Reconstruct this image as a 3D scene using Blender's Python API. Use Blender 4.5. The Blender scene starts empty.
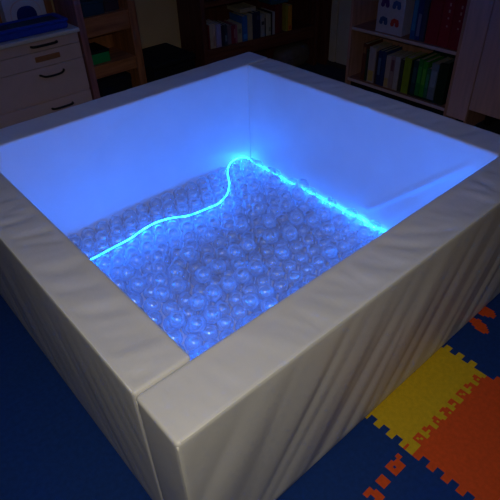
import bpy, bmesh, math, random
from mathutils import Vector, noise, Matrix
random.seed(7)
sc = bpy.context.scene
COL = sc.collection
FZ = -0.012                      # carpet level; foam mats lie on it and end at z = 0
W, D, H, TX, TY = 1.880, 1.898, 0.66, 0.1736, 0.1758     # the padded pit

# ------------------------------------------------------------------ materials
def mat(name, col, rough=0.6, var=0.0, scale=8.0, bump=0.0, bscale=60.0, stretch=(1, 1, 1), spec=0.3):
    m = bpy.data.materials.new(name); m.use_nodes = True
    nt = m.node_tree; n = nt.nodes; b = n['Principled BSDF']
    b.inputs['Roughness'].default_value = rough
    b.inputs['Specular IOR Level'].default_value = spec
    b.inputs['Base Color'].default_value = (*col, 1)
    tc = n.new('ShaderNodeTexCoord'); mp = n.new('ShaderNodeMapping')
    mp.inputs['Scale'].default_value = stretch
    nt.links.new(tc.outputs['Object'], mp.inputs['Vector'])
    if var:
        t = n.new('ShaderNodeTexNoise'); t.inputs['Scale'].default_value = scale; t.inputs['Detail'].default_value = 5
        nt.links.new(mp.outputs[0], t.inputs['Vector'])
        r = n.new('ShaderNodeValToRGB')
        r.color_ramp.elements[0].position = .3; r.color_ramp.elements[1].position = .7
        r.color_ramp.elements[0].color = (*[c * (1 - var) for c in col], 1)
        r.color_ramp.elements[1].color = (*[min(1, c * (1 + var)) for c in col], 1)
        nt.links.new(t.outputs['Fac'], r.inputs[0]); nt.links.new(r.outputs[0], b.inputs['Base Color'])
    if bump:
        t2 = n.new('ShaderNodeTexNoise'); t2.inputs['Scale'].default_value = bscale; t2.inputs['Detail'].default_value = 4
        nt.links.new(mp.outputs[0], t2.inputs['Vector'])
        bp = n.new('ShaderNodeBump'); bp.inputs['Strength'].default_value = bump; bp.inputs['Distance'].default_value = .004
        nt.links.new(t2.outputs['Fac'], bp.inputs['Height']); nt.links.new(bp.outputs[0], b.inputs['Normal'])
    return m
def wood(name, col, var=.35, rough=.5, axis='z'):
    st = {'z': (9, 9, .8), 'x': (.8, 9, 9), 'y': (9, .8, 9)}[axis]
    return mat(name, col, rough, var, 4.0, .05, 20, st)

M = {}
M['vinyl'] = mat('white_vinyl', (.77, .75, .715), .42, .03, 5, .12, 45, spec=.4)
M['hem'] = mat('vinyl_hem', (.82, .80, .74), .5)
M['mat_blue'] = mat('blue_foam', (.004, .038, .215), .8, .12, 60, .25, 300)
M['mat_yellow'] = mat('yellow_foam', (.66, .44, .012), .8, .10, 60, .25, 300)
M['mat_orange'] = mat('orange_foam', (.72, .085, .012), .8, .10, 60, .25, 300)
M['carpet'] = mat('dark_carpet', (.035, .04, .055), .95, .3, 90, .3, 200)
M['wall'] = mat('ochre_paint', (.62, .43, .19), .85, .06, 6)
M['wall_cream'] = mat('cream_paint', (.52, .44, .32), .8, .05, 6)
M['ceil'] = mat('white_ceiling', (.86, .86, .85), .9)
M['base'] = mat('dark_baseboard', (.05, .035, .03), .6)
M['mel'] = mat('pale_pink_melamine', (.66, .48, .43), .5, .04, 10)
M['top'] = mat('pale_worktop', (.72, .66, .60), .4, .04, 10)
M['black'] = mat('black_plastic', (.012, .012, .014), .4)
M['blackfab'] = mat('black_fabric', (.010, .010, .014), .9)
M['pine'] = wood('orange_brown_wood', (.38, .145, .055))
M['pinex'] = wood('orange_brown_wood_rail', (.40, .15, .055), axis='x')
M['post'] = wood('blue_lit_brown_wood', (.32, .14, .13))  # brown wood with the pit's blue glow tinted into its colour
M['gripwood'] = mat('wooden_grip', (.35, .14, .05), .5)
M['mahog'] = wood('dark_mahogany', (.105, .032, .022))
M['mahogx'] = wood('dark_mahogany_shelf', (.12, .038, .024), axis='x')
M['birch'] = wood('brown_veneer', (.50, .26, .20), .18)
M['birchy'] = wood('brown_veneer_shelf', (.32, .14, .09), .2, axis='y')
M['stile'] = wood('pinkish_brown_veneer', (.66, .40, .36), .12)
M['edge'] = mat('pale_shelf_edge', (.62, .46, .46), .5, .05, 10)
M['bluepl'] = mat('blue_plastic', (.015, .06, .45), .35)
M['bluedk'] = mat('dark_blue_plastic', (.008, .02, .14), .5)
M['whitepl'] = mat('white_plastic', (.62, .60, .62), .4)
M['greyfab'] = mat('grey_fabric', (.12, .095, .09), .95, .15, 30, .2, 120)
M['green'] = mat('green_plastic', (.01, .30, .08), .4)
M['teal'] = mat('dark_teal_box', (.012, .045, .075), .6)
M['page'] = mat('paper_pages', (.55, .50, .40), .9, .1, 40)
def cmat(col, rough=.55):
    k = 'cover_%02x%02x%02x' % tuple(int(c * 255) for c in col)
    if k not in M: M[k] = mat(k, col, rough, .08, 25)
    return M[k]

def ball_material():
    m = bpy.data.materials.new('clear_ball_plastic'); m.use_nodes = True
    nt = m.node_tree; n = nt.nodes; n.clear(); L = nt.links.new
    out = n.new('ShaderNodeOutputMaterial')
    tr = n.new('ShaderNodeBsdfTransparent'); tr.inputs[0].default_value = (.93, .95, .99, 1)
    df = n.new('ShaderNodeBsdfDiffuse'); df.inputs[0].default_value = (.95, .96, .97, 1)
    tl = n.new('ShaderNodeBsdfTranslucent'); tl.inputs[0].default_value = (.95, .96, .97, 1)
    mx = n.new('ShaderNodeMixShader'); mx.inputs[0].default_value = .4; L(df.outputs[0], mx.inputs[1]); L(tl.outputs[0], mx.inputs[2])
    lw = n.new('ShaderNodeLayerWeight'); lw.inputs['Blend'].default_value = .5
    rp = n.new('ShaderNodeValToRGB'); e = rp.color_ramp.elements
    e[0].position = .15; e[0].color = (.29, .29, .29, 1); e[1].position = .95; e[1].color = (.50, .50, .50, 1)
    x = rp.color_ramp.elements.new(.7); x.color = (.33, .33, .33, 1)
    L(lw.outputs['Facing'], rp.inputs[0])
    m1 = n.new('ShaderNodeMixShader'); L(rp.outputs[0], m1.inputs[0]); L(tr.outputs[0], m1.inputs[1]); L(mx.outputs[0], m1.inputs[2])
    gl = n.new('ShaderNodeBsdfGlossy'); gl.inputs['Roughness'].default_value = .18; gl.inputs[0].default_value = (1, 1, 1, 1)
    fr = n.new('ShaderNodeMapRange'); L(lw.outputs['Facing'], fr.inputs[0])
    fr.inputs[1].default_value = .4; fr.inputs[3].default_value = .15; fr.inputs[4].default_value = .20
    m2 = n.new('ShaderNodeMixShader'); L(fr.outputs[0], m2.inputs[0]); L(m1.outputs[0], m2.inputs[1]); L(gl.outputs[0], m2.inputs[2])
    L(m2.outputs[0], out.inputs[0])
    return m
M['ball'] = ball_material()
def led_material(strength):
    m = bpy.data.materials.new('blue_light_strip'); m.use_nodes = True
    nt = m.node_tree; n = nt.nodes; n.clear(); L = nt.links.new
    out = n.new('ShaderNodeOutputMaterial'); e = n.new('ShaderNodeEmission')
    e.inputs[0].default_value = (.004, .15, 1, 1)
    tc = n.new('ShaderNodeTexCoord'); t = n.new('ShaderNodeTexNoise'); t.inputs['Scale'].default_value = 28
    L(tc.outputs['Object'], t.inputs['Vector'])
    mr = n.new('ShaderNodeMapRange'); mr.inputs[1].default_value = .3; mr.inputs[2].default_value = .7
    mr.inputs[3].default_value = strength * .35; mr.inputs[4].default_value = strength * 1.65
    L(t.outputs['Fac'], mr.inputs[0]); L(mr.outputs[0], e.inputs[1]); L(e.outputs[0], out.inputs[0])
    return m
M['led'] = led_material(49.0)

# ------------------------------------------------------------------ helpers
def tag(o, label=None, cat=None, group=None, kind=None):
    if label: o['label'] = label
    if cat: o['category'] = cat
    if group: o['group'] = group
    if kind: o['kind'] = kind
    return o
def obj(name, bm, m, parent=None, smooth=False):
    me = bpy.data.meshes.new(name)
    bmesh.ops.recalc_face_normals(bm, faces=bm.faces[:])
    bm.to_mesh(me); bm.free()
    if m: me.materials.append(m)
    if smooth:
        for p in me.polygons: p.use_smooth = True
    o = bpy.data.objects.new(name, me); COL.objects.link(o)
    if parent: o.parent = parent
    return o
def empty(name, loc=(0, 0, 0), rz=0.0):
    o = bpy.data.objects.new(name, None); COL.objects.link(o)
    o.location = loc; o.rotation_euler = (0, 0, rz); o.empty_display_size = .05
    return o
def box(bm, lo, hi, bev=0.0, seg=2):
    r = bmesh.ops.create_cube(bm, size=1.0)
    vs = r['verts']
    for v in vs:
        v.co = Vector([lo[i] if v.co[i] < 0 else hi[i] for i in range(3)])
    if bev:
        es = list({e for v in vs for e in v.link_edges})
        bmesh.ops.bevel(bm, geom=es, offset=bev, segments=seg, affect='EDGES', profile=.5)
    return bm
def B(lo, hi, bev=0.0, seg=2): return box(bmesh.new(), lo, hi, bev, seg)
def tube(bm, pts, r, n=8):
    pts = [Vector(p) for p in pts]; rings = []
    for i, p in enumerate(pts):
        t = (pts[min(i + 1, len(pts) - 1)] - pts[max(i - 1, 0)]).normalized()
        up = Vector((0, 0, 1)) if abs(t.z) < .9 else Vector((1, 0, 0))
        a = t.cross(up).normalized(); b = t.cross(a)
        rings.append([bm.verts.new(p + (a * math.cos(2 * math.pi * k / n) + b * math.sin(2 * math.pi * k / n)) * r) for k in range(n)])
    for A, C in zip(rings, rings[1:]):
        for k in range(n): bm.faces.new((A[k], A[(k + 1) % n], C[(k + 1) % n], C[k]))
    bm.faces.new(rings[0]); bm.faces.new(rings[-1][::-1])
    return bm
def prism(bm, poly, axis, a, b):
    """closed 2-D outline extruded along an axis"""
    def P(u, v, w): return {'x': (w, u, v), 'y': (u, w, v), 'z': (u, v, w)}[axis]
    A = [bm.verts.new(P(u, v, a)) for u, v in poly]; C = [bm.verts.new(P(u, v, b)) for u, v in poly]
    k = len(poly)
    bm.faces.new(A); bm.faces.new(C[::-1])
    for i in range(k): bm.faces.new((A[i], A[(i + 1) % k], C[(i + 1) % k], C[i]))
    return bm
def catmull(pts, n=6):
    P = [Vector(p) for p in pts]; P = [P[0]] + P + [P[-1]]; out = []
    for i in range(1, len(P) - 2):
        p0, p1, p2, p3 = P[i - 1:i + 3]
        for k in range(n):
            t = k / n
            out.append(.5 * ((2 * p1) + (p2 - p0) * t + (2 * p0 - 5 * p1 + 4 * p2 - p3) * t * t + (3 * p1 - p0 - 3 * p2 + p3) * t ** 3))
    return out + [P[-2]]
def sst(a, b, x):
    t = max(0, min(1, (x - a) / (b - a))); return t * t * (3 - 2 * t)

# ------------------------------------------------------------------ the room
def struct(name, bm, m): return tag(obj(name, bm, m), kind='structure')
struct('floor', B((-2.2, -2.6, -.10), (3.75, 3.62, FZ)), M['carpet'])
struct('wall_back', B((-2.2, 3.42, FZ), (3.75, 3.62, 2.3)), M['wall'])
struct('wall_right', B((3.55, -2.6, FZ), (3.75, 3.42, 2.3)), M['wall_cream'])
struct('wall_left', B((-2.3, -2.6, FZ), (-2.2, 3.62, 2.3)), M['wall_cream'])
struct('wall_front', B((-2.3, -2.7, FZ), (3.75, -2.6, 2.3)), M['wall_cream'])
struct('ceiling', B((-2.3, -2.7, 2.3), (3.75, 3.62, 2.4)), M['ceil'])
struct('baseboard_back', B((-2.2, 3.40, FZ), (3.53, 3.42, .07), .004), M['base'])
struct('baseboard_right', B((3.53, -2.6, FZ), (3.55, 3.40, .03), .004), M['base'])
struct('trim_1', box(box(bmesh.new(), (3.50, 2.69, FZ), (3.55, 2.78, 2.05), .006), (3.515, 2.78, FZ), (3.55, 2.93, 2.05), .006), M['mahog'])
struct('trim_2', box(box(bmesh.new(), (3.525, 2.60, .03), (3.55, 2.67, 2.1), .006), (3.535, 2.30, .03), (3.55, 2.585, 2.1), .004), M['wall_cream'])

# ------------------------------------------------------------------ foam floor mats (interlocking, cell pattern)
CELL = .5 / 54
NT = 54
def tooth_cells(k, depth=3):      # is along-seam position k a tooth?
    return (k % 6) < 3
GLY = [["1110", "1110", "0010", "1110"], ["1111", "1011", "1101", "1111"], ["1100", "1111", "0011", "1111"],
       ["0110", "1110", "1010", "1111"], ["1110", "0111", "1111", "1101"]]
def letter(k, d):                  # orange letter-like lugs reaching into the yellow tile (k along the seam, d away from it)
    g = k // 6; c = k % 6
    if c >= 4 or d >= 4: return False
    return GLY[g % 5][3 - d][c] == '1'
X0, Y0 = .755, -.20                # the corner shared by yellow, orange and two blue tiles
inlays = {}
def stamp(name, x0, y0, rows):
    i0 = round((x0 - X0) / CELL); j0 = round((y0 - Y0) / CELL)
    inlays[name] = {(i0 + c, j0 - r) for r, row in enumerate(rows) for c, ch in enumerate(row) if ch == '1'}
stamp('a', .652, -.176, ["11110011", "11111111", "11011100", "11111100", "11111100"])
stamp('b', .587, -.182, ["1111", "1111", "1111", "1111"])
stamp('c', .520, -.182, ["11110", "11110", "00111", "00111", "11111", "11111"])
stamp('d', 1.447, -.008, ["0011110", "0011110", "0111111", "0111111", "1111110", "1111110", "1111110", "1111100", "1111000", "0110000"])
stamp('e', 1.545, -.006, ["1111111", "1111111", "1111111", "0111111", "0111111", "0011110", "0011100"])
ALLIN = set().union(*inlays.values())
def owner(i, j):
    """which tile owns cell (i, j), counted from the shared corner"""
    if (i, j) in ALLIN: return 'inlay'
    ti = math.floor(i / NT); tj = math.floor(j / NT)
    di = i - round(i / NT) * NT; dj = j - round(j / NT) * NT
    ni, nj = round(i / NT), round(j / NT)
    corner = abs(di) < 3 and abs(dj) < 3
    if not corner:
        if 0 <= di < 3 and tooth_cells(j % NT): ti = ni - 1
        elif nj == 0 and tj == 0 and ti == 0 and dj >= 0:
            if letter(i % NT, dj): tj = -1
        elif 0 <= dj < 3 and tooth_cells(i % NT) and not (nj == 0 and ti == 0): tj = nj - 1
    return (ti, tj)
def cell_mesh(cells):
    bm = bmesh.new(); V = {}
    def v(i, j, z):
        k = (i, j, z)
        if k not in V: V[k] = bm.verts.new((X0 + i * CELL, Y0 + j * CELL, 0 if z else FZ))
        return V[k]
    for (i, j) in cells:
        bm.faces.new((v(i, j, 1), v(i + 1, j, 1), v(i + 1, j + 1, 1), v(i, j + 1, 1)))
        bm.faces.new((v(i, j, 0), v(i, j + 1, 0), v(i + 1, j + 1, 0), v(i + 1, j, 0)))
        for (a, b, di, dj) in (((i, j), (i + 1, j), 0, -1), ((i + 1, j), (i + 1, j + 1), 1, 0), ((i + 1, j + 1), (i, j + 1), 0, 1), ((i, j + 1), (i, j), -1, 0)):
            if (i + di, j + dj) not in cells:
                bm.faces.new((v(*a, 0), v(*b, 0), v(*b, 1), v(*a, 1)))
    return bm
tiles = {}
for i in range(-NT, 2 * NT + 4):
    for j in range(-NT, NT + 4):
        tiles.setdefault(owner(i, j), set()).add((i, j))
for key, name, m, lab in (
    ((0, 0), 'foam_mat_tile', 'mat_yellow', 'yellow interlocking foam mat tile running under the padded front wall'),
    ((0, -1), 'foam_mat_tile', 'mat_orange', 'orange interlocking foam mat tile in the lower right corner'),
    ((-1, 0), 'foam_mat_tile', 'mat_blue', 'blue foam mat tile left of the yellow tile'),
    ((-1, -1), 'foam_mat_tile', 'mat_blue', 'blue foam mat tile left of the orange tile, orange inlays along its border'),
    ((1, 0), 'foam_mat_tile', 'mat_blue', 'blue foam mat tile right of the yellow tile, with orange inlays'),
    ((1, -1), 'foam_mat_tile', 'mat_blue', 'blue foam mat tile right of the orange tile')):
    o = obj(name, cell_mesh(tiles[key]), M[m]); tag(o, lab, 'foam mat', 'interlocking foam mat tiles')
for k, lab in (('a', 'square orange foam inlay with a small blue hole, nearest the yellow tile'),
               ('b', 'small plain orange rectangle inlaid between square and jagged inlays'),
               ('c', 'jagged orange foam inlay at the bottom edge of the photo'),
               ('d', 'larger orange foam inlay right of the yellow tile, by the padded wall'),
               ('e', 'orange foam inlay farthest right along the base of the padded wall')):
    tag(obj('foam_inlay', cell_mesh(inlays[k]), M['mat_orange']), lab, 'foam inlay', 'orange inlays in the blue mats')
# the plain blue mat on the left, cut to the same toothed border
bx = X0 - NT * CELL
bm = bmesh.new()
poly = [(-2.0, -1.6), (bx, -1.6), (bx, Y0 - NT * CELL)]
for j in range(-NT, NT, 3):
    x = bx if not tooth_cells(j % NT) or abs(j) < 3 else bx + 3 * CELL
    if abs(j - round(j / NT) * NT) < 3: x = bx
    poly += [(x - .0008, Y0 + j * CELL + .0004), (x - .0008, Y0 + (j + 3) * CELL - .0004)]
poly += [(bx, 2.6), (-2.0, 2.6)]
prism(bm, poly, 'z', FZ, 0)
tag(obj('foam_mat_sheet', bm, M['mat_blue']), 'large plain dark blue foam mat left of the padded pit', 'foam mat')

# ------------------------------------------------------------------ padded pit walls
def padded(lo, hi, disp, step=.0125, r=.011):
    bm = bmesh.new(); lo = Vector(lo); hi = Vector(hi); V = {}
    N = [max(2, round((hi[i] - lo[i]) / step)) for i in range(3)]
    ax = [[lo[i] + (hi[i] - lo[i]) * k / N[i] for k in range(N[i] + 1)] for i in range(3)]
    for i in range(3):               # tighter rows near the edges for the rounding
        ax[i] = sorted(set(ax[i] + [lo[i] + r * .3, lo[i] + r * .65, hi[i] - r * .3, hi[i] - r * .65]))
    def vert(i, j, k):
        key = (i, j, k)
        if key not in V:
            p = Vector((ax[0][i], ax[1][j], ax[2][k]))
            q = Vector([max(lo[a] + r, min(hi[a] - r, p[a])) for a in range(3)])
            n = (p - q).normalized(); e = q + n * r
            s = sorted(min(p[a] - lo[a], hi[a] - p[a]) for a in range(3))
            V[key] = bm.verts.new(e + n * disp(e, n) * sst(0, .045, s[1]))
        return V[key]
    n0, n1, n2 = [len(a) - 1 for a in ax]
    for (d, a, b, nd, na, nb) in ((0, 1, 2, n0, n1, n2), (1, 0, 2, n1, n0, n2), (2, 0, 1, n2, n0, n1)):
        for s in (0, nd):
            for u in range(na):
                for w in range(nb):
                    c = []
                    for (uu, ww) in ((u, w), (u + 1, w), (u + 1, w + 1), (u, w + 1)):
                        t = [0, 0, 0]; t[d] = s; t[a] = uu; t[b] = ww; c.append(vert(*t))
                    bm.faces.new(c)
    return bm
def nz(x, y, z): return noise.noise(Vector((x, y, z)))
def fold_line(p2, a, b, amp, width):
    a = Vector(a); b = Vector(b); ab = b - a; t = (p2 - a).dot(ab) / ab.dot(ab)
    if t < 0 or t > 1: return 0
    dist = (p2 - a - ab * t).length
    return amp * math.exp(-(dist / width) ** 2) * math.sin(math.pi * min(1, t * 1.1 + .05)) ** .5 if 0 <= t * 1.1 + .05 <= 1 else 0
def wrinkle(seed, tx, long_axis, outer):
    """outer: (axis, sign) of the outward face"""
    def f(p, n):
        L = p[long_axis]; C = p[1 - long_axis]
        if n.z > .7:                                          # top: creases running across the block
            s = L + .35 * C
            a = -.010 * max(0, .34 - abs(nz(s * 8 + nz(L * 3, C * 4, seed) * .8, C * 2.2, seed + 9))) * (1 + nz(L * 4, C * 4, seed + 3))
            a += -.0055 * max(0, .3 - abs(nz(s * 15 + nz(L * 5, C * 5, seed + 2), C * 3.5, seed + 17))) * (1 + 1.5 * nz(L * 5, C * 5, seed + 8))
            a += nz(s * 11, C * 3 + seed, 1.3) * .003 + nz(s * 27, C * 5, seed) * .0022
            return a
        if abs(n.z) < .5 and n[outer[0]] * outer[1] > .5:     # outer face: slanting hanging folds
            depth = sst(0, .30, H - p.z)
            s = L - outer[2] * (H - p.z) * .62
            a = (nz(s * 6, p.z * .7, seed) * .010 + abs(nz(s * 9, p.z * .8, seed + 5)) * .012) * outer[3]
            return a * (.25 + depth * .9)
        d = nz(p.x * 3 + seed, p.y * 3, p.z * 3) * .004       # inner faces: gentle swelling
        d += nz(L * 9, p.z * 2, seed) * .0012
        return d
    return f
def right_disp(p, n):
    d = wrinkle(3.1, 0, 1, (0, 1, 1, .6))(p, n)
    if n.x < -.5:
        d += fold_line(Vector((p.y, p.z)), (.78, .10), (.19, .66), .017, .012)
    return d
def back_disp(p, n):
    d = wrinkle(8.4, 0, 0, (1, 1, 1, .6))(p, n)
    if n.y < -.5:
        d += fold_line(Vector((p.x, p.z)), (.50, .40), (1.10, .68), .004, .012)
    return d
g = .005
specs = (
    ('left', (0, TY + g, 0), (TX, D - TY - g, H), wrinkle(1.7, 0, 1, (0, -1, -1, .25)), 'white vinyl padded wall along the left side of the pit'),
    ('front', (0, 0, 0), (W, TY, H), wrinkle(5.2, 0, 0, (1, -1, -1, .85)), 'white vinyl padded wall nearest the camera, draped folds above the yellow mat'),
    ('back', (0, D - TY, 0), (W, D, H), back_disp, 'white vinyl padded wall in front of the drawers and wooden bookcase'),
    ('right', (W - TX, TY + g, 0), (W, D - TY - .0004, H), right_disp, 'white vinyl padded wall in front of the bookcase with red and green books'))
for nm, lo, hi, f, lab in specs:
    root = empty('padded_wall', ((lo[0] + hi[0]) / 2, (lo[1] + hi[1]) / 2, 0))
    tag(root, lab, 'padded wall', 'padded walls of the ball pit')
    off = Vector(root.location)
    bm = padded(lo, hi, f)
    for v in bm.verts: v.co -= off
    obj('vinyl_cover', bm, M['vinyl'], root, True)
    k = .0045
    lines = {'left': [[(k, lo[1] + .012, H - k), (k, hi[1] - .012, H - k)]],
             'front': [[(.012, k, H - k), (W - .012, k, H - k)], [(k, k, .012), (k, k, H - .012)], [(k, TY - .006, .012), (k - .002, TY - .006, H - .018)]],
             'back': [[(.012, D - k, H - k), (W - .012, D - k, H - k)]],
             'right': [[(W - k, lo[1] + .012, H - k), (W - k, hi[1] - .012, H - k)]]}[nm]
    for a, b in lines:
        a = Vector(a) - off; b = Vector(b) - off
        n = 40
        pts = [a.lerp(b, i / n) + Vector((nz(i * .7, 0, 2) * .0015, nz(i * .6, 3, 1) * .0015, nz(i * .5, 1, 7) * .0015)) for i in range(n + 1)]
        obj('hem', tube(bmesh.new(), pts, .0034, 6), M['hem'], root, True)
t = obj('pit_floor_pad', B((TX + .004, TY + .004, 0), (W - TX - .004, D - TY - .004, .02), .006), M['vinyl'])
tag(t, 'thin white pad lining the bottom of the pit under the clear balls', 'floor pad')

# ------------------------------------------------------------------ blue light strip
cross = [(.30, 1.408, .113), (.438, 1.412, .112), (.512, 1.418, .112), (.629, 1.424, .113), (.715, 1.445, .112), (.80, 1.452, .113), (.884, 1.435, .112),
         (.973, 1.385, .113), (1.073, 1.372, .112), (1.169, 1.368, .112), (1.26, 1.41, .113), (1.345, 1.495, .112), (1.415, 1.595, .112),
         (1.50, 1.672, .112), (1.60, 1.698, .105), (1.672, 1.698, .07), (1.698, 1.672, .035)]
rwall = [(1.700, y, .032 + .002 * math.sin(y * 17)) for y in (1.55, 1.4, 1.25, 1.1, .95, .8, .65)] + [(1.700, .45, .10), (1.700, .32, .24), (1.698, .21, .38), (1.66, .186, .42)]
fill_runs, lwall = [], []
for k, zz in enumerate((.41, .46)):          # two unseen runs on the near walls, added to brighten the balls
    run = [(x, .185, zz + .006 * math.sin(x * 9)) for x in (1.5, 1.3, 1.1, .9, .7, .5, .3)] + [(.22, .188, zz), (.185, .225, zz)]
    run += [(.184, y, zz + .006 * math.sin(y * 8)) for y in (.35, .55, .75, .95, 1.1)]
    fill_runs += run if k % 2 == 0 else run[::-1]
cross = [(.21, 1.385, .112)] + cross
path = catmull(cross + rwall + fill_runs, 6)
tag(obj('light_strip', tube(bmesh.new(), path, .0034, 8), M['led'], None, True), 'glowing blue light strip winding over the clear balls and along the right wall, with unseen runs added along the near walls', 'light strip')

# ------------------------------------------------------------------ clear balls
RB = .039
CAM = Vector((-.26563, -.58693, 1.68253))
def ball_mesh():
    bm = bmesh.new(); bmesh.ops.create_uvsphere(bm, u_segments=28, v_segments=16, radius=RB)
    me = bpy.data.meshes.new('clear_ball'); bm.to_mesh(me); bm.free(); me.materials.append(M['ball'])
    for p in me.polygons: p.use_smooth = True
    return me
BME = ball_mesh()
x0, x1, y0, y1 = TX + .048, W - TX - .0445, TY + .048, D - TY - .0445
nrow = int((y1 - y0) / .0745); rowh = (y1 - y0) / nrow
ncol = int((x1 - x0) / .0845); sp = (x1 - x0) / ncol
grid = {}
for r in range(nrow + 1):
    for c in range(ncol + 1 - r % 2):
        jx = 0 if c in (0, ncol) else random.uniform(-.003, .003)
        grid[(r, c)] = Vector((x0 + (c + (r % 2) / 2) * sp + jx, y0 + r * rowh + (0 if r in (0, nrow) else random.uniform(-.0028, .0028)), .02 + RB))
base = list(grid.values())
for _ in range(40):                                   # push apart any that touch
    for i, a in enumerate(base):
        for b in base[i + 1:]:
            d = b - a
            if abs(d.y) < .08 and d.length < .0784:
                d = d * ((.0785 - d.length) / d.length * .5); a -= d; b += d
LP = [Vector(p) for p in path]
second = []
keys = list(grid); random.shuffle(keys)
for (r, c) in keys:
    if len(second) >= 85: break
    a = grid[(r, c)]; b = grid.get((r, c + 1)); d = grid.get((r + random.choice((1, -1)), c + r % 2))
    if not b or not d: continue
    q = (a + b + d) / 3
    h = max(math.sqrt(max(0, .0786 ** 2 - (q - v).length_squared)) for v in base if (q - v).length < .0786)
    q = Vector((q.x, q.y, .02 + RB + h))
    if q.y > 1.33 and q.x < 1.4: continue
    if any((q - v).length < 2 * RB + .001 for v in second): continue
    if min((q - l).length for l in LP) < RB + .006: continue
    second.append(q)
def seen(p):
    """line from camera clears the two near walls"""
    for (ax, edge) in ((0, TX), (1, TY)):
        t = (edge - CAM[ax]) / (p[ax] - CAM[ax])
        if CAM.z + (p.z + RB - CAM.z) * t < H and p[ax] > edge: return False
    return True
balls = base + second
balls.sort(key=lambda p: (not seen(p), (p - CAM).length))
for p in balls[:300]:
    o = bpy.data.objects.new('clear_ball', BME); COL.objects.link(o); o.location = p
    o.rotation_euler = (random.uniform(0, 6), random.uniform(0, 6), random.uniform(0, 6))
    tag(o, 'clear see-through plastic ball lying among many in the blue-lit pit', 'ball', 'clear plastic balls in the pit')
rest = balls[300:]
if rest:
    bm = bmesh.new()
    for p in rest: bmesh.ops.create_uvsphere(bm, u_segments=20, v_segments=12, radius=RB, matrix=Matrix.Translation(p))
    tag(obj('clear_balls', bm, M['ball'], None, True), 'remaining clear balls at the foot of the near padded walls', 'balls', kind='stuff')

# ------------------------------------------------------------------ drawer cabinet, back left
YB = 3.05
cab = empty('drawer_cabinet', (.85, YB, FZ)); tag(cab, 'pale pinkish drawer cabinet with light worktop at the upper left', 'cabinet')
def rel(lo, hi, o): return [lo[i] - o[i] for i in range(3)], [hi[i] - o[i] for i in range(3)]
def part(name, lo, hi, m, root, bev=.003, parent=None, base=None):
    o = base or root.location
    a, b = rel(lo, hi, o)
    return obj(name, B(a, b, bev), m, parent or root)
part('body', (.36, YB + .012, FZ), (1.300, YB + .34, .680), M['mel'], cab)
part('worktop', (.34, YB - .03, .682), (1.308, YB + .352, .708), M['top'], cab, .005)
part('back_board', (.36, YB + .353, .70), (1.308, YB + .368, 1.25), M['pine'], cab)
def bow(x0, x1, z, y, rr=.007, dz=0):
    return [(x0, y, z), (x0 + .006, y - .018, z), (x0 + .03, y - .026, z - dz), ((x0 + x1) / 2, y - .028, z - dz * 1.3), (x1 - .03, y - .026, z - dz), (x1 - .006, y - .018, z), (x1, y, z)]
O = Vector(cab.location)
def sub(name, pts, r, m, parent): return obj(name, tube(bmesh.new(), [Vector(p) - O for p in catmull(pts, 4)], r, 8), m, parent, True)
df = part('drawer', (.365, YB - .006, .612), (1.297, YB + .012, .676), M['mel'], cab)
sub('handle', bow(.955, 1.135, .650, YB - .006), .0085, M['black'], df)
df = part('drawer', (.365, YB - .006, .508), (1.297, YB + .012, .609), M['mel'], cab)
tag(obj('grip', B(*rel((.958, YB - .016, .545), (1.135, YB - .006, .581), O), .005), M['gripwood'], df), 'wooden recessed grip')
df = part('drawer', (.365, YB - .006, .285), (1.297, YB + .012, .505), M['mel'], cab)
sub('handle', bow(.962, 1.135, .458, YB - .006, dz=.010), .0075, M['black'], df)
df = part('drawer', (.365, YB - .006, .03), (1.297, YB + .012, .270), M['mel'], cab)
sub('handle', bow(.982, 1.140, .214, YB - .006), .0085, M['black'], df)

# blue tray and the white arched toy on the worktop
tr = empty('plastic_tray', (.92, YB + .13, .708)); tag(tr, 'flat blue plastic tray on the pale worktop of the drawer cabinet', 'tray')
obj('base', B((-.50, -.12, 0), (.335, .09, .05), .02, 4), M['bluepl'], tr, False)
obj('rim', box(box(B((-.50, -.125, .046), (.338, -.095, .068), .008, 3), (.305, -.095, .046), (.338, .09, .068), .008, 3), (-.50, .075, .046), (.305, .09, .068), .006), M['bluepl'], tr)
obj('inner_mat', B((-.46, -.09, .048), (.30, .07, .058), .004), M['teal'], tr)
ar = empty('toy_arch', (1.07, YB + .29, .708)); tag(ar, 'white rounded toy with a dark blue arched opening behind the blue tray', 'toy')
def arch(w, h, r0, n=20):
    pts = [(-w, 0)]
    for k in range(n + 1):
        a = math.pi - math.pi * k / n
        pts.append((w * math.copysign(abs(math.cos(a)) ** .8, math.cos(a)), h - r0 + r0 * max(0, math.sin(a)) ** .8))
    return pts + [(w, 0)]
obj('shell', prism(bmesh.new(), arch(.142, .31, .14), 'y', -.045, .05), M['whitepl'], ar)
obj('rim_ring', prism(bmesh.new(), arch(.108, .178, .108), 'y', -.054, -.044), M['mel'], ar)
obj('front_ring', prism(bmesh.new(), arch(.103, .173, .103), 'y', -.057, -.05), M['whitepl'], ar)
obj('arch_opening', prism(bmesh.new(), arch(.070, .138, .070), 'y', -.0595, -.05), M['bluedk'], ar)

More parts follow.
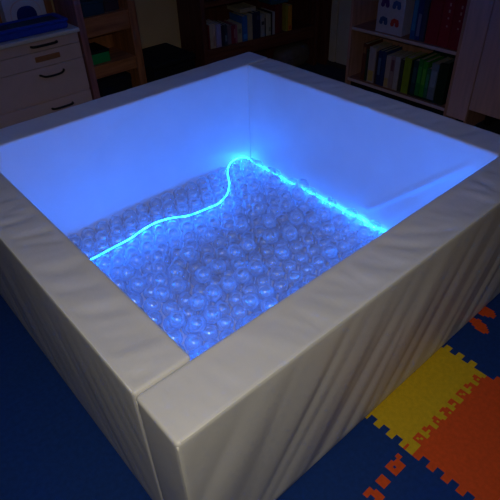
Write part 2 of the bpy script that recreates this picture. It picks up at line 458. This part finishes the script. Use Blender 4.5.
# ------------------------------------------------------------------ wooden bookcase, back left
wb = empty('wooden_bookcase', (1.56, YB, FZ)); tag(wb, 'orange-brown wooden bookcase standing right of the pale drawer cabinet', 'bookcase')
part('side_panel', (1.318, YB, FZ), (1.368, YB + .35, 1.5), M['post'], wb)
part('side_panel', (1.722, YB, FZ), (1.785, YB + .35, 1.5), M['pine'], wb)
part('back_panel', (1.368, YB + .335, FZ), (1.722, YB + .35, 1.5), M['pine'], wb, 0)
for z in (.745, .412, .06):
    part('shelf', (1.368, YB + .003, z - .018), (1.722, YB + .335, z), M['pinex'], wb)
part('shelf', (1.368, YB + .003, 1.1), (1.722, YB + .335, 1.118), M['pinex'], wb)
for z0, z1 in ((.612, .727), (.318, .394)):
    part('rail', (1.368, YB + .012, z0), (1.722, YB + .03, z1), M['pinex'], wb)
def casebox(name, lo, hi, m, lab, cat, lidm=None, group=None):
    r = empty(name, ((lo[0] + hi[0]) / 2, (lo[1] + hi[1]) / 2, lo[2])); tag(r, lab, cat, group)
    o = r.location; hl = lo[2] + (hi[2] - lo[2]) * .78
    obj('tub', B(*rel(lo, (hi[0], hi[1], hl), o), .006), m, r)
    obj('lid', B(*rel((lo[0] - .003, lo[1] - .003, hl), (hi[0] + .003, hi[1] + .003, hi[2]), o), .006), lidm or m, r)
    return r
casebox('storage_box', (1.385, YB + .03, .745), (1.55, YB + .29, .84), M['teal'], 'dark teal box on the upper shelf of the wooden bookcase', 'box')
casebox('storage_box', (1.565, YB + .05, .745), (1.68, YB + .29, .82), cmat((.05, .03, .05)), 'dark plum box beside the teal box in the wooden bookcase', 'box')
casebox('storage_box', (1.385, YB + .04, .412), (1.53, YB + .26, .505), M['green'], 'small green plastic box with dark lid on the middle shelf', 'box', M['black'])
casebox('storage_box', (1.39, YB + .02, .06), (1.66, YB + .28, .29), M['blackfab'], 'black box on the lowest shelf of the wooden bookcase', 'box')

# black bench filling the gap before the ochre wall
bn = empty('storage_bench', (2.0, 3.1, FZ)); tag(bn, 'low black bench in the gap below the ochre wall', 'bench')
obj('seat_pad', B((-.195, -.14, .30), (.225, .30, .35), .02, 3), M['blackfab'], bn)
obj('body', B((-.185, -.13, 0), (.215, .29, .298), .01), M['blackfab'], bn)

# ------------------------------------------------------------------ dark bookcase, back centre (turned a little)
DA = math.radians(-7)
db = empty('dark_bookcase', (2.26, 2.9, FZ), DA); tag(db, 'dark reddish-brown bookcase in the far corner behind the pit', 'bookcase')
def dpart(name, lo, hi, m, bev=.003): return obj(name, B((lo[0], lo[1], lo[2] - FZ), (hi[0], hi[1], hi[2] - FZ), bev), m, db)
dpart('side_panel', (-.002, 0, FZ), (.040, .40, 1.6), M['mahog'])
dpart('side_panel', (1.165, 0, FZ), (1.205, .36, 1.6), M['mahog'])
dpart('back_panel', (.040, .345, FZ), (1.165, .36, 1.6), M['mahog'], 0)
dpart('shelf', (.040, .004, .31), (1.165, .345, .352), M['mahogx'])
dpart('shelf', (.040, .004, .672), (1.165, .345, .712), M['mahogx'])
dpart('rail', (.040, .014, .245), (1.165, .034, .31), M['mahogx'])
dpart('shelf', (.040, .004, 1.1), (1.165, .345, 1.13), M['mahogx'])
Rz = Matrix.Rotation(DA, 4, 'Z')
def to_dark(x, y, z): return Vector((2.26, 2.9, 0)) + Rz @ Vector((x, y, z))

def book(loc, rz, th, h, dep, col, lab, group, spine=None, tilt=0, cat='book', band=None):
    """spine faces local -y, thickness along x; root at bottom front left"""
    o = empty('book', loc, rz); o.rotation_euler = (0, tilt, rz); tag(o, lab, cat, group)
    m = cmat(col); c = .0022 if th > .012 else .0015
    bm = box(bmesh.new(), (0, 0, 0), (th, .004, h), .0012)
    box(bm, (0, .004, 0), (c, dep, h)); box(bm, (th - c, .004, 0), (th, dep, h))
    obj('cover', bm, m, o)
    obj('pages', B((c, .004, .004), (th - c, dep - .005, h - .005)), M['page'], o)
    if spine:
        z0, z1, sc_ = spine
        obj('spine_label', B((th * .14, -.0012, h * z0), (th * .86, .0003, h * z1)), cmat(sc_), o)
    return o
GD = 'books in the dark bookcase'
dark_books = [  # x0, x1, top z, colour, spine label, front setback, words
    (.062, .074, .535, (.16, .02, .02), None, .02, 'thin dark red book at the left end of the dark bookcase row'),
    (.078, .102, .541, (.42, .33, .22), None, .02, 'cream book, second from the left in the dark bookcase'),
    (.104, .128, .541, (.46, .34, .24), (.1, .5, (.35, .22, .15)), .02, 'peach book touching a cream one in the dark bookcase'),
    (.134, .182, .531, (.33, .27, .38), None, .02, 'lilac thick book left of the black spines'),
    (.186, .212, .515, (.02, .02, .04), None, .02, 'black book just right of the lilac book'),
    (.214, .240, .515, (.03, .04, .05), (.2, .5, (.15, .16, .15)), .02, 'black book with a small grey spine label'),
    (.244, .279, .507, (.16, .12, .13), None, .02, 'grey-brown book left of the crimson books'),
    (.283, .302, .50, (.22, .02, .045), None, .02, 'crimson book, left of two'),
    (.304, .320, .498, (.20, .02, .05), (.3, .8, (.35, .18, .2)), .02, 'crimson book with a pinkish spine label'),
    (.323, .340, .495, (.32, .12, .15), None, .02, 'faded pink narrow book by an olive-cream book'),
    (.344, .386, .497, (.36, .32, .22), (.5, .75, (.2, .18, .12)), .02, 'olive-cream book left of the bright blue book'),
    (.392, .437, .551, (.03, .14, .42), (.1, .3, (.06, .25, .55)), .015, 'bright blue tall book in the dark bookcase'),
    (.443, .489, .556, (.38, .32, .19), None, .015, 'tall tan book right of the bright blue book'),
    (.495, .530, .563, (.015, .02, .07), None, .02, 'navy book right of the tall tan book'),
    (.533, .572, .563, (.02, .025, .08), (.7, .85, (.06, .06, .15)), .02, 'navy book with a faint spine label beside plain navy one'),
    (.580, .618, .532, (.30, .29, .28), (.55, .7, (.05, .05, .06)), .02, 'grey book with dark spine band'),
    (.622, .630, .50, (.03, .02, .02), None, .02, 'very thin black book between grey and beige spines'),
    (.633, .656, .53, (.42, .38, .28), None, .02, 'beige book, left of the beige pair'),
    (.658, .682, .525, (.38, .36, .28), (.2, .4, (.2, .2, .14)), .02, 'beige book with olive spine label, right of the beige pair'),
    (.686, .700, .535, (.03, .025, .03), None, .02, 'thin black book left of the pale grey book'),
    (.703, .727, .535, (.38, .37, .40), None, .02, 'pale grey narrow book left of the maroon pair'),
    (.735, .768, .585, (.16, .02, .025), None, .02, 'maroon tall book, left of the maroon pair'),
    (.771, .803, .585, (.13, .018, .03), None, .02, 'maroon tall book nearest the mustard book'),
    (.846, .868, .565, (.34, .27, .03), None, .02, 'mustard yellow book touching an orange book'),
    (.872, .912, .560, (.60, .24, .02), (.05, .2, (.5, .1, .02)), .02, 'bright orange book at the right end of the row'),
]
for x0_, x1_, zt, col, spn, fr, lab in dark_books:
    book(to_dark(x0_, fr, .3525), DA, x1_ - x0_, zt - .3525, .20, col, lab, GD, spn)
lb = book(to_dark(.40, .06, .566), DA, .16, .03, .20, (.40, .34, .26), 'tan book lying flat on top of the tall blue and tan books', GD)
tb = casebox('storage_box', (0, 0, 0), (.18, .20, .075), cmat((.02, .10, .16)), 'teal box lying over the maroon books', 'box')
tb.location = to_dark(.79, .13, .5866) + Vector((0, 0, 0)); tb.rotation_euler = (0, 0, DA)
cu = empty('floor_cushion', to_dark(1.0, .13, FZ)); tag(cu, 'rounded grey cushion on the floor under the dark bookcase', 'cushion')
bm = bmesh.new(); bmesh.ops.create_uvsphere(bm, u_segments=32, v_segments=18, radius=1)
for v in bm.verts:
    c = v.co; s = lambda q: math.copysign(abs(q) ** .6, q)
    v.co = Vector((s(c.x) * .19, s(c.y) * .10, .10 + s(c.z) * .10))
obj('cushion_cover', bm, M['greyfab'], cu, True)
obj('welt', tube(bmesh.new(), [((.192) * math.copysign(abs(math.cos(a)) ** .6, math.cos(a)), .102 * math.copysign(abs(math.sin(a)) ** .6, math.sin(a)), .10) for a in [2 * math.pi * k / 60 for k in range(61)]], .004, 6), M['greyfab'], cu, True)

# ------------------------------------------------------------------ right bookcase (faces -x)
XR = 3.12
rb = empty('veneer_bookcase', (XR, 1.58, FZ)); tag(rb, 'brown veneer bookcase with red and green books at upper right', 'bookcase')
part('side_panel', (XR, 2.105, FZ), (3.52, 2.128, 1.7), M['birch'], rb)
part('side_panel', (XR, 1.175, FZ), (3.52, 1.197, 1.7), M['birch'], rb)
part('stile', (XR, 1.025, .075), (XR + .02, 1.175, 1.7), M['stile'], rb)
part('end_panel', (XR + .02, 1.025, FZ), (3.52, 1.045, 1.7), M['birch'], rb)
part('back_panel', (3.50, 1.197, .06), (3.515, 2.105, 1.7), M['birch'], rb, 0)
for z in (.098, .497, .90, 1.3):
    s_ = part('shelf', (XR + .008, 1.197, z), (3.50, 2.105, z + .022), M['birchy'], rb)
    obj('edge_strip', B(*rel((XR + .002, 1.199, z), (XR + .008, 2.103, z + .022), rb.location), .001), M['edge'], s_)
part('plinth', (XR + .05, 1.197, FZ), (XR + .07, 2.105, .097), M['black'], rb)

c2 = empty('tall_cabinet', (XR, .6, FZ)); tag(c2, 'brown veneer cabinet at the right edge above a dark gap', 'cabinet')
part('body', (XR + .02, .10, .16), (3.52, 1.02, 1.7), M['birch'], c2)
part('door', (XR, .562, .165), (XR + .019, 1.018, 1.7), M['stile'], c2)
d2 = part('door', (XR, .10, .165), (XR + .019, .558, 1.7), M['stile'], c2)
for (x, y) in ((XR + .06, .14), (XR + .25, .97), (3.46, .14), (3.46, .97)):
    part('foot', (x - .02, y - .02, FZ), (x + .02, y + .02, .16), M['black'], c2)

RZ = -math.pi / 2                 # spines face -x, thickness runs along -y
def rbook(y0_, y1_, z, zt, col, lab, group, spn=None, x=XR + .035, dep=.20, tilt=0):
    return book((x, y0_, z), RZ, y0_ - y1_, zt - z, dep, col, lab, group, spn, tilt)
GL = 'books on the lower shelf of the veneer bookcase'
for y0_, y1_, zt, col, spn, lab in (
    (2.00, 1.965, .405, (.14, .04, .025), (.75, .92, (.30, .13, .06)), 'dark brown book at the left end of the lower veneer shelf'),
    (1.96, 1.942, .37, (.02, .05, .035), None, 'thin blackish green book between brown and white-yellow books'),
    (1.936, 1.872, .395, (.42, .33, .31), (.05, .35, (.55, .38, .10)), 'pale book with a yellow patch at the spine foot'),
    (1.864, 1.848, .37, (.06, .03, .04), None, 'thin dark plum book beside the navy books'),
    (1.845, 1.812, .385, (.015, .03, .11), (.3, .8, (.10, .14, .25)), 'navy book with a greyish spine label'),
    (1.809, 1.776, .385, (.018, .04, .14), None, 'plain navy book next to the cream ones'),
    (1.770, 1.728, .365, (.45, .35, .32), (.05, .3, (.50, .34, .14)), 'cream book with ochre spine foot, right of the navy books'),
    (1.725, 1.690, .368, (.34, .22, .22), (.55, .9, (.20, .08, .09)), 'dusty pink book with a maroon label'),
    (1.687, 1.645, .372, (.42, .36, .38), None, 'greyish white book left of a charcoal book'),
    (1.640, 1.610, .365, (.05, .05, .05), None, 'charcoal book between whitish and lime books'),
    (1.606, 1.548, .388, (.22, .30, .02), None, 'lime green thick book on the lower veneer shelf')):
    rbook(y0_, y1_, .1205, zt, col, lab, GL, spn)
fb = empty('file_box', (XR + .03, 1.54, .1205), RZ); tag(fb, 'black and green file box holding folders on the lower shelf', 'file box')
bm = box(bmesh.new(), (0, 0, 0), (.300, .26, .012)); box(bm, (.288, .0, .012), (.300, .26, .30)); box(bm, (0, .0, .012), (.010, .26, .26)); box(bm, (.010, .25, .012), (.288, .26, .30)); box(bm, (.225, .0, .012), (.288, .03, .29), .003)
obj('casing', bm, cmat((.012, .03, .018)), fb)
for k, (a, b, h, col) in enumerate(((.014, .052, .25, (.015, .05, .07)), (.056, .092, .27, (.02, .20, .05)), (.095, .130, .26, (.03, .28, .03)), (.133, .160, .22, (.03, .16, .09)), (.164, .220, .265, (.16, .20, .26)))):
    f_ = tag(book((XR + .034, 1.54 - a, .134), RZ, b - a, h, .2, col,
        ['dark petrol folder at the left of the file box', 'dark green folder in the file box', 'bright green folder in the middle of the file box', 'short sea-green folder in the file box', 'pale blue-grey folder at the right of the file box'][k],
        'folders in the file box', (.35, .8, [(.03, .09, .11), (.05, .35, .06), (.10, .40, .05), (.05, .25, .15), (.25, .30, .38)][k]), 0, 'folder'))
    f_.name = 'folder'
# upper shelf
GU = 'books on the upper shelf of the veneer bookcase'
pb = empty('picture_box', (XR + .035, 1.905, .519), RZ); tag(pb, 'white box printed with small blue and red pictures on the upper shelf', 'box')
obj('carton', B((0, 0, 0), (.235, .16, .30), .003), cmat((.52, .47, .55)), pb)
cols = [(.10, .03, .16), (.06, .12, .30), (.05, .10, .25), (.50, .05, .04)]
for q, (cx, cz) in enumerate(((.065, .205), (.165, .205), (.065, .085), (.165, .085))):
    bm = bmesh.new()
    for (dx, dz, rr) in ((-.022, -.012, .017), (.020, -.012, .017)):
        prism(bm, [(cx + dx + rr * math.cos(a), cz + dz + rr * math.sin(a)) for a in [2 * math.pi * k / 14 for k in range(14)]], 'y', -.0012, .0004)
    prism(bm, [(cx - .036, cz - .004), (cx + .036, cz - .004), (cx + .030, cz + .022), (cx - .010, cz + .030), (cx - .032, cz + .016)], 'y', -.0009, .0004)
    obj('printed_picture', bm, cmat(cols[q]), pb)
for y0_, y1_, zt, col, spn, lab in (
    (1.600, 1.560, .83, (.02, .09, .26), (.2, .85, (.05, .22, .42)), 'bright blue book right of the printed box'),
    (1.556, 1.520, .82, (.025, .04, .18), (.1, .6, (.16, .18, .34)), 'indigo book with pale spine marks right of the bright blue book'),
    (1.516, 1.484, .80, (.05, .05, .12), None, 'slate book just left of the red binders')):
    rbook(y0_, y1_, .5195, zt, col, lab, GU, spn)
for k, (y0_, y1_) in enumerate(((1.470, 1.375), (1.370, 1.290), (1.286, 1.205))):
    r_ = empty('binder', (XR + .03, y0_, .5195), RZ)
    tag(r_, ['red binder nearest the slate book on the upper veneer shelf', 'middle red binder with pale spine marks', 'red binder at the right end of the upper veneer shelf'][k], 'binder', 'red binders on the upper shelf')
    th = y0_ - y1_; h = (.31, .325, .32)[k]
    bm = box(bmesh.new(), (0, 0, 0), (th, .006, h), .002); box(bm, (0, .006, 0), (.004, .26, h)); box(bm, (th - .004, .006, 0), (th, .26, h))
    obj('cover', bm, cmat(((.26, .012, .028), (.30, .012, .025), (.25, .012, .025))[k]), r_)
    obj('papers', B((.006, .008, .006), (th - .006, .25, h - .02)), M['page'], r_)
    if k:
        for z in (.13, .18, .22, .26): obj('spine_mark', B((th * .55, -.001, h * z / .32), (th * .55 + .012, .0005, h * z / .32 + (.012 if z < .2 else .02))), cmat((.50, .22, .20)), r_)

# ------------------------------------------------------------------ light and camera
w = bpy.data.worlds.new('dim_room'); sc.world = w; w.use_nodes = True
w.node_tree.nodes['Background'].inputs[0].default_value = (.002, .002, .0035, 1)
cd = bpy.data.cameras.new('camera'); cam = bpy.data.objects.new('camera', cd); COL.objects.link(cam)
cam.location = CAM; cam.rotation_euler = (.902005, .029249, -.722202)
cd.sensor_width = 36; cd.lens = 518.185 / 500 * 36; cd.clip_start = .01
sc.camera = cam
ld = bpy.data.lights.new('camera_flash', 'SPOT'); ld.energy = 35; ld.spot_size = math.radians(108); ld.spot_blend = .9; ld.color = (1, .93, .76); ld.shadow_soft_size = .008
lo_ = bpy.data.objects.new('camera_flash', ld); COL.objects.link(lo_); lo_.location = CAM + Vector((-.02, .05, .09)); lo_.rotation_euler = (.902005 - .24, .029249, -.722202 + .06)

vs = sc.view_settings
vs.view_transform = 'Standard'; vs.look = 'None'; vs.gamma = 1.0; vs.exposure = 0.0; vs.use_curve_mapping = False
sc.cycles.transparent_max_bounces = 32; sc.cycles.max_bounces = 16; sc.cycles.diffuse_bounces = 8; sc.cycles.transmission_bounces = 12
